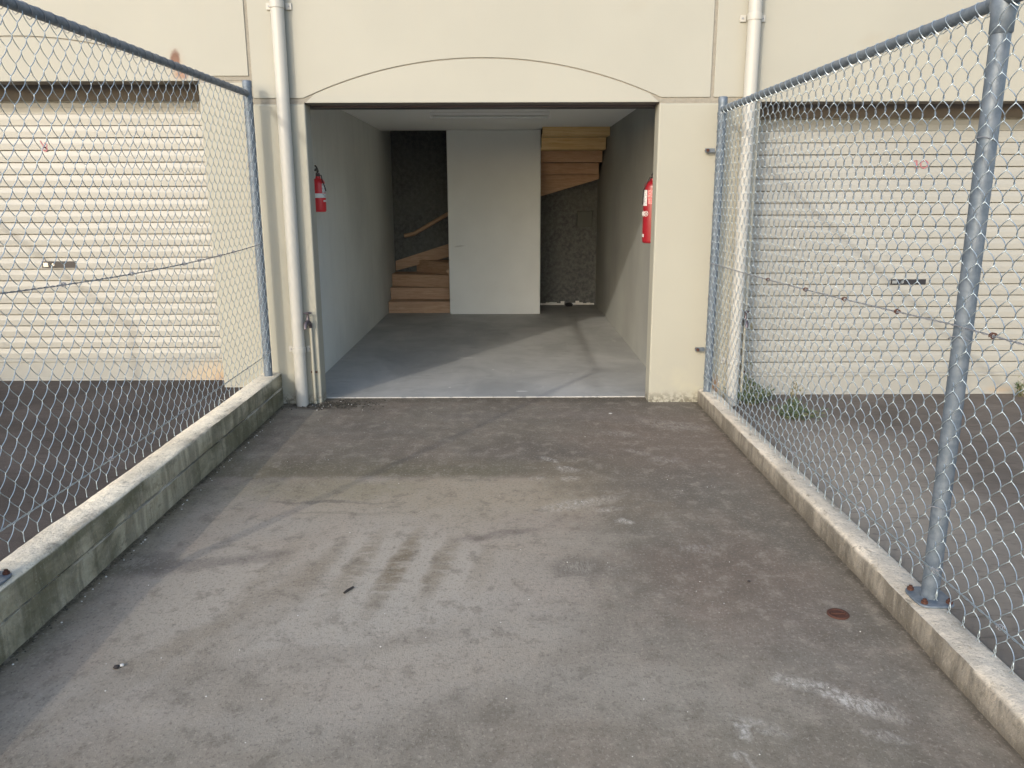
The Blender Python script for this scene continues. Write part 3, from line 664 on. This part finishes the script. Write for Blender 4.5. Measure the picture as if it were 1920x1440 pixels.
# ------------------------------------------------------------------ kerb walls
def kerb_wall(name, xa, xb, courses, mat, y0, y1, label, flip=False, round_in=.012):
    """courses: list of (z0, z1, inset on the drive side); jittered along the length"""
    root = thing(name, ((xa+xb)/2, y1, 0), label, 'low wall')
    ys = np.concatenate([np.arange(y0, 1.8, .3), np.arange(1.8, y1-.001, .03), [y1]])
    n = len(ys)
    for (z0, z1, ins, r) in courses:
        def jit(sc, amp):
            f = np.convolve(rng.normal(0, 1, n+8), np.ones(9)/3, 'valid'); g = np.convolve(rng.normal(0, 1, n+40), np.ones(41)/6.4, 'valid'); return f[:n]*amp + g[:n]*amp*2.2 + rng.normal(0, amp*.3, n)
        xi = xa+ins if not flip else xb-ins
        s = 1 if not flip else -1           # direction from the drive face into the wall
        xo = xb if not flip else xa
        a = [(xi, z0), (xi, z0+(z1-z0)*.5), (xi, z1-r), (xi+s*r*.3, z1-r*.3), (xi+s*r, z1), ((xi+xo)/2, z1+.001), (xo-s*.006, z1), (xo, z1-.006), (xo, z0)]
        J = [(jit(1, .0011), jit(1, .0009)) for _ in a]
        mb = MB(); k = len(a)
        for q in range(n):
            chip = max(0, rng.normal(-.6, 1))*.0035
            for t, (x, z) in enumerate(a):
                dx, dz = J[t][0][q], J[t][1][q]
                if t in (2, 3, 4): dx += s*chip; dz -= chip*.5
                mb.v.append((x+dx, ys[q], z+(dz if 0 < t < k-1 else 0)))
        for q in range(n-1):
            for t in range(k-1):
                f = (q*k+t, (q+1)*k+t, (q+1)*k+t+1, q*k+t+1)
                mb.f.append(f if flip else f[::-1])
        c0 = tuple(range(k)); c1 = tuple((n-1)*k+t for t in range(k))
        mb.f += [c0[::-1] if flip else c0, c1 if flip else c1[::-1]]
        mb.build('course' if len(courses) > 1 else 'concrete_kerb', mat, root, smooth=True, angle=60)
    return root
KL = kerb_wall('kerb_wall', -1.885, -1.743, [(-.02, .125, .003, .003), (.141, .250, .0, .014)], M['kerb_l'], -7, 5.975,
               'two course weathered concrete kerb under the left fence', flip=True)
KR = kerb_wall('kerb_wall', 1.45, 1.566, [(-.02, .112, 0, .026)], M['kerb_r'], -7, 5.97,
               'low dusty concrete kerb under the right fence', flip=False)


# ------------------------------------------------------------------ chain-link fences
def chain_mesh(mb, X, y0, y1, zb, zt, d=.0885, r=.00165, b=.0092, xslope=0., sides=5):
    rows = round((zt-zb)/.0965); v = (zt-zb)/rows; A = d/4+.0012; PT = 12
    ncol = int((y1-y0)/(d/2))
    for i in range(ncol):
        yc = y1-(i+.5)*d/2
        ph = 0 if i % 2 == 0 else math.pi
        th = np.linspace(0, 2*math.pi*rows, PT*rows+1)
        t = th+ph
        tri = 2/math.pi*np.arcsin(np.clip(np.cos(t), -1, 1))
        sn = np.sin(t)
        Y = yc+A*(.12*np.cos(t)+.88*tri)
        Z = zb+v*th/(2*math.pi)
        sag = .004*np.sin(Y*2.3+Z*1.7+X)+.003*np.sin(Y*5.1-Z*2.2)
        Z = Z+.0035*np.sin(Y*1.9+1)+.0015*math.sin(i*2.4)
        Xs = X+xslope*(y1-Y)+sag-b*np.sign(sn)*np.abs(sn)**.9
        pts = np.stack([Xs, Y, Z], 1)
        # barbed selvage below, knuckle above
        e = 1 if i % 2 == 0 else -1
        p0 = pts[0].copy()
        tail = np.array([[p0[0]+.003*e, p0[1]-.006*e, p0[2]-.034], [p0[0]-.002*e, p0[1]+.001*e, p0[2]-.016]]) 
        pts = np.concatenate([tail, pts])
        mb.tube(pts, r, sides, False, np.array([1., 0, 0]))
def fence(name, label, X, xs, posts, zb, zrail, mesh_z, wires, tie_y, capz, base_y):
    y_end = posts[0]
    f = thing(name, (X, y_end, zb), label, 'fence', 'chain link fences')
    fx = lambda y: X+xs*(y_end-y)
    side = -1 if X > 0 else 1                      # the mesh hangs on the drive side
    for k, y in enumerate(posts):
        if k == 0:
            p = MB().cyl((fx(y), y, zb-.05), (fx(y), y, capz-.03), .0302, 28).build('post', M['galv'], f, smooth=True)
            MB().lathe([(.0325, capz-.045), (.0325, capz-.006), (.028, capz), (0.001, capz+.001)], fx(y), y, 28).build('post_cap', M['galv'], p, smooth=True)
            lz = np.linspace(mesh_z[0], mesh_z[1], 260)
            th = (lz-mesh_z[0])/.098*2*math.pi
            MB().tube(np.stack([fx(y)+.0325*np.cos(th), y+.0325*np.sin(th), lz+.01*np.sin(th*1.7)], 1), .0016, 5).build('lacing_wire', M['oldwire'], p, smooth=True)
            # rail socket
            MB().lathe([(.034, zrail-.035), (.034, zrail-.018)], fx(y), y, 24).build('band', M['galv'], p, smooth=True)
            for z in (zb+.31, zrail-.27):
                if X > 0:
                    MB().box(fx(y)-.085, fx(y)-.02, 5.955, 5.975, z-.014, z+.014).build('wall_bracket', M['galv'], p)
                    MB().cyl((fx(y)-.072, 5.940, z), (fx(y)-.072, 5.9985, z), .011, 12).build('bracket_bolt', M['rust'], p, smooth=True)
        else:
            p = MB().cyl((fx(y), y, zb), (fx(y), y, zrail-.01), .0302, 28).build('post', M['galv'], f, smooth=True)
            mb = MB().lathe([(.031, zrail-.105), (.0345, zrail-.10), (.0345, zrail-.055), (.042, zrail-.02), (.034, zrail+.02), (.02, zrail+.027)], fx(y), y, 24)
            mb.tube([(fx(y-.06), y-.06, zrail), (fx(y+.06), y+.06, zrail)], .0275, 20)
            mb.build('rail_cap', M['galv'], p, smooth=True, angle=50)
            pl = []
            for a in np.linspace(0, 360, 33)[:-1]:
                c, s = math.cos(R(a)), math.sin(R(a))
                pl.append((fx(y)+math.copysign(abs(c)**.55, c)*.068, y+math.copysign(abs(s)**.55, s)*.078))
            bp = MB().prism_z(pl, zb+.001, zb+.010).build('base_plate', M['galv'], p, smooth=True, bevel=.002)
            for (ux, uy) in ((-.045, -.052), (-.045, .052), (.045, -.052), (.045, .052)):
                mb = MB().lathe([(.012, zb+.0105), (.012, zb+.019), (.007, zb+.020), (.007, zb+.027)], fx(y)+ux, y+uy, 8)
                mb.build('bolt', M['rust'], p)
            for z in (wires[0][0], zb+.36, zrail-.42, wires[1][0]):
                th = np.linspace(0, 2*math.pi, 22)
                MB().tube(np.stack([fx(y)+side*.006+.0375*np.cos(th), y+.0335*np.sin(th), z+.008*np.sin(th*2)], 1), .0014, 5).build('wire_tie', M['oldwire'], p, smooth=True)
    y_near = posts[-1]-(.05 if len(posts) == 2 else 0)
    MB().tube([(fx(y_end), y_end, zrail), (fx(y_near), y_near, zrail-.012)], .0212, 24).build('top_rail', M['galv'], f, smooth=True)
    # lacing wire round the rail, one turn for each mesh knuckle
    turns = int((y_end-.05-y_near)/.0885); th = np.linspace(0, 2*math.pi*turns, turns*16)
    yy = y_end-.04-th/(2*math.pi)*.0885
    rr = .0228+.010*np.clip(-np.sin(th), 0, 1)**4
    MB().tube(np.stack([fx(yy)+rr*np.cos(th), yy, zrail-.012*(y_end-yy)/(y_end-y_near)+rr*np.sin(th)], 1), .0016, 5, True, np.array([0, 1., .2])).build('lacing_wire', M['wire'] if X > 0 else M['oldwire'], f, smooth=True)
    mb = MB(); chain_mesh(mb, X+side*(.030), y_near+.02, y_end-.022, mesh_z[0], mesh_z[1], xslope=xs, b=.0095 if X > 0 else .0058)
    mb.build('chain_link_mesh', M['wire'], f, smooth=True, angle=80)
    for wi, (za, zm, zn) in enumerate(wires):
        yw = np.linspace(y_end-.03, y_near, 900); tt = (y_end-yw)/(y_end-posts[1])
        zw = np.where(tt <= 1, za+(zn-za)*tt+(zm)*4*tt*(1-tt), zn)
        tw = yw*2*math.pi/.085
        mb = MB()
        for s in (0, math.pi):
            mb.tube(np.stack([fx(yw)+side*.042+.002*np.cos(tw+s), yw, zw+.002*np.sin(tw+s)], 1), .0016, 5, True, np.array([1., 0, .1]))
        wobj = mb.build('tension_wire', M['oldwire'] if wi == 0 else M['wire'], f, smooth=True)
        for y in tie_y[wi]:
            z = float(np.interp(-y, -yw, zw)); th = np.linspace(0, 2*math.pi*1.6, 20)
            MB().tube(np.stack([fx(y)+side*.040+.0085*np.cos(th), y+th*.0016, z+.0085*np.sin(th)], 1), (.0022 if wi == 0 else .0016), 5).build('wire_clip', M['rust'] if wi == 0 and X > 0 else M['oldwire'], wobj, smooth=True)
    return f
FL = fence('chain_link_fence', 'galvanised chain link fence on the left kerb in front of door 8', -1.812, -.004, (5.87, 2.55), .250, 2.258, (.352, 2.225),
           ((1.236, -.035, 1.238), (.44, -.01, .42)), ((5.2, 4.95, 4.62, 4.40, 3.78, 3.2, 2.75), (5.3, 4.2, 3.4)), 2.345, None)
FR = fence('chain_link_fence', 'galvanised chain link fence on the right kerb in front of door 10', 1.500, .0115, (5.88, 2.668, -.58), .112, 2.146, (.185, 2.112),
           ((1.083, -.012, 1.128), (.245, -.008, .262)), ((4.55, 3.98, 3.52, 3.04, 2.43, 2.0), (5.1, 3.95, 3.17, 2.58, 2.2)), 2.232, None)
# the next bay's fence and kerb, whose shadow falls across door 8
F3 = copy_tree(FL); F3.location = (FL.location.x-3.277, FL.location.y, FL.location.z+.13)
F3['label'] = 'galvanised chain link fence along the far side of bay 8'
K3 = copy_tree(KL); K3.location = (KL.location.x-3.277, KL.location.y, KL.location.z+.13)
K3['label'] = 'two course concrete kerb along the far side of bay 8'

# ------------------------------------------------------------------ small things
cap = thing('valve_cover', (1.248, 2.757, 0), 'small rusty round metal cover set in the driveway near the right post', 'metal cover')
mb = MB().lathe([(.040, -.002), (.041, .003), (.037, .0065), (.030, .006), (.027, .003), (.001, .0035)], 1.248, 2.757, 24); mb.build('lid', M['rust'], cap, smooth=True, angle=30)
MB().box(1.222, 1.274, 2.752, 2.762, .003, .0075).build('lifting_bar', M['rust'], cap)
tag(MB().tube([(-.668, 2.935, .006), (-.655, 2.96, .007), (-.640, 2.985, .006)], [.004, .005, .004], 7).build('twig', M['twig'], loc=(-.652, 2.962, 0), smooth=True), 'short dark twig lying in the middle of the driveway', 'twig')
def pebble(x, y, r, mat, label, flat=.6):
    mb = MB(); prof = [(r*math.cos(R(a))*(1+random.uniform(-.1, .1)), .001+r*flat*(1+math.sin(R(a)))*.9) for a in (-85, -50, -15, 20, 55, 85)]
    mb.lathe(prof, x, y, 9)
    mb.v = [(a+random.uniform(-.15, .15)*r, b_+random.uniform(-.15, .15)*r, c_) for a, b_, c_ in mb.v]
    return tag(mb.build('pebble', mat, loc=(x, y, 0), smooth=True), label, 'pebble', 'pebbles on the driveway')
pebble(-1.322, 2.432, .008, M['stone'], 'pale pebble on the left of the driveway near the kerb')
pebble(-1.335, 2.420, .010, M['twig'], 'dark pebble touching the pale one left on the driveway')
pebble(.742, 5.66, .014, M['stone'], 'flat white chip on the dark concrete below the right pillar', .2)
pebble(.985, 3.02, .007, M['twig'], 'tiny dark pebble left of the rusty round cover')
# gravelly soil at the pillar foot, and crumbs along the kerb: nobody could count them
so = MB()
for _ in range(260):
    x, y = random.gauss(-1.40, .17), random.gauss(5.955, .06)
    if y > 5.985 and x < -1.44 or x < -1.72: continue
    r = random.uniform(.003, .009)
    so.lathe([(r*.7, 0), (r, r*.5), (r*.5, r)], x, y, 6)
for _ in range(230):
    y = random.uniform(1.8, 5.8); x = -1.735+abs(random.gauss(0, .018))
    r = random.uniform(.0015, .004); so.lathe([(r*.7, 0), (r, r*.5), (r*.5, r)], x, y, 5)
tag(so.build('soil_crumbs', M['soil'], smooth=True), 'dark soil crumbs gathered along the left kerb and pillar foot', 'soil', kind='stuff')
gr = MB()
for _ in range(60):
    if random.random() < .5: x, y = random.gauss(-1.38, .16), random.gauss(5.9, .06)
    else: y = random.uniform(2, 5.7); x = -1.725+abs(random.gauss(0, .03))
    if x < -1.7: x = -1.7
    r = random.uniform(.002, .0055); gr.lathe([(r*.7, 0), (r, r*.6), (r*.5, r)], x, y, 5)
for _ in range(90):
    x, y = random.uniform(-1.5, 1.4), random.uniform(1.8, 5.8); r = random.uniform(.0015, .0032)
    gr.lathe([(r*.7, 0), (r, r*.5), (r*.5, r*.8)], x, y, 5)
tag(gr.build('grit', M['stone'], smooth=True), 'pale grit scattered over the driveway', 'grit', kind='stuff')
# loop of loose wire at the kerb edge
tag(MB().tube([(-1.875+.006*math.cos(a*2), 5.02+.05*math.cos(a), .245+.035*math.sin(a)) for a in np.linspace(-.2, math.pi+.4, 20)], .0016, 6).build('wire_loop', M['wire'], loc=(-1.875, 5.02, .25), smooth=True), 'loop of loose wire sticking up at the left kerb edge', 'wire')
# weeds
def weed(x, y, z, w_, h, n, flowers, label, lean=(0, 0)):
    t = thing('weed', (x, y, z), label, 'weed', 'weeds by door 10')
    lf, sm, pl = MB(), MB(), MB()
    stems = []
    for k in range(max(5, n//45)):
        a = random.uniform(0, 2*math.pi); rr = w_*random.uniform(.2, 1)
        tip = (x+rr*math.cos(a)+lean[0]*random.random(), y+.6*rr*math.sin(a)+lean[1]*random.random(), z+h*random.uniform(.35, 1)*(1-.4*rr/w_))
        base = (x+random.uniform(-.03, .03), y+random.uniform(-.03, .03), z)
        mid = tuple(base[i]*.5+tip[i]*.5+(.0 if i < 2 else h*.12) for i in range(3))
        stems.append((base, mid, tip)); sm.tube([base, mid, tip], [.003, .0025, .0015], 5)
    for k in range(n):
        b0, m0, t0 = random.choice(stems); q = random.uniform(.15, 1)
        p = [(1-q)**2*b0[i]+2*q*(1-q)*m0[i]+q*q*t0[i]+random.gauss(0, .014) for i in range(3)]
        p[2] = max(p[2], z+.006)
        a = random.uniform(0, 2*math.pi); e = random.uniform(-.5, .9); L = random.uniform(.018, .042); W = L*random.uniform(.3, .5)
        d = Vector((math.cos(a)*math.cos(e), math.sin(a)*math.cos(e), math.sin(e))); s = d.cross(Vector((random.gauss(0, .4), random.gauss(0, .4), 1))).normalized()
        nn = d.cross(s); c = Vector(p)
        tgt = pl if random.random() < .12 else lf
        i = len(tgt.v)
        for v in (c, c+d*L*.45+s*W*.5+nn*.003, c+d*L-nn*.004, c+d*L*.45-s*W*.5+nn*.003): tgt.v.append(tuple(v))
        tgt.f.append((i, i+1, i+2, i+3))
    sm.build('stem', M['stem'], t, smooth=True); lf.build('foliage', M['leaf'], t); 
    if pl.f: pl.build('pale_foliage', M['pale_leaf'], t)
    for k in range(flowers):
        fl = MB(); bx = x+random.uniform(-.6, .9)*w_; by = y+random.uniform(-.3, .3)*w_; tz = z+h*random.uniform(1.1, 1.55)
        fl.tube([(bx, by, z), (bx+.01, by, z+(tz-z)*.6), (bx+.02, by+.01, tz)], [.002, .0017, .0012], 5)
        for q in range(14):
            c = Vector((bx+.02+random.gauss(0, .012), by+random.gauss(0, .012), tz-abs(random.gauss(0, .03)))); i = len(fl.v)
            for v in ((-.006, 0, 0), (0, .004, .006), (.007, 0, .002), (0, -.004, -.005)): fl.v.append(tuple(c+Vector(v)))
            fl.f.append((i, i+1, i+2, i+3))
        fl.build('seed_head', M['stem'], t)
    return t
weed(1.86, 5.93, -.006, .21, .23, 760, 0, 'dense dark green weed clump at the foot of the pillar beside door 10', (.03, 0))
weed(1.835, 5.97, -.006, .05, .42, 90, 1, 'tall thin pale weed climbing the pillar edge beside door 10')
weed(2.02, 5.55, -.006, .22, .15, 620, 0, 'sprawling low weed on the dusty ground in front of door 10', (.05, -.1))
weed(2.13, 5.80, -.006, .09, .14, 90, 3, 'weed with dry seed heads in front of door 10')
weed(4.05, 6.14, -.006, .05, .22, 60, 1, 'small weed at the foot of door 10 right of the near post')
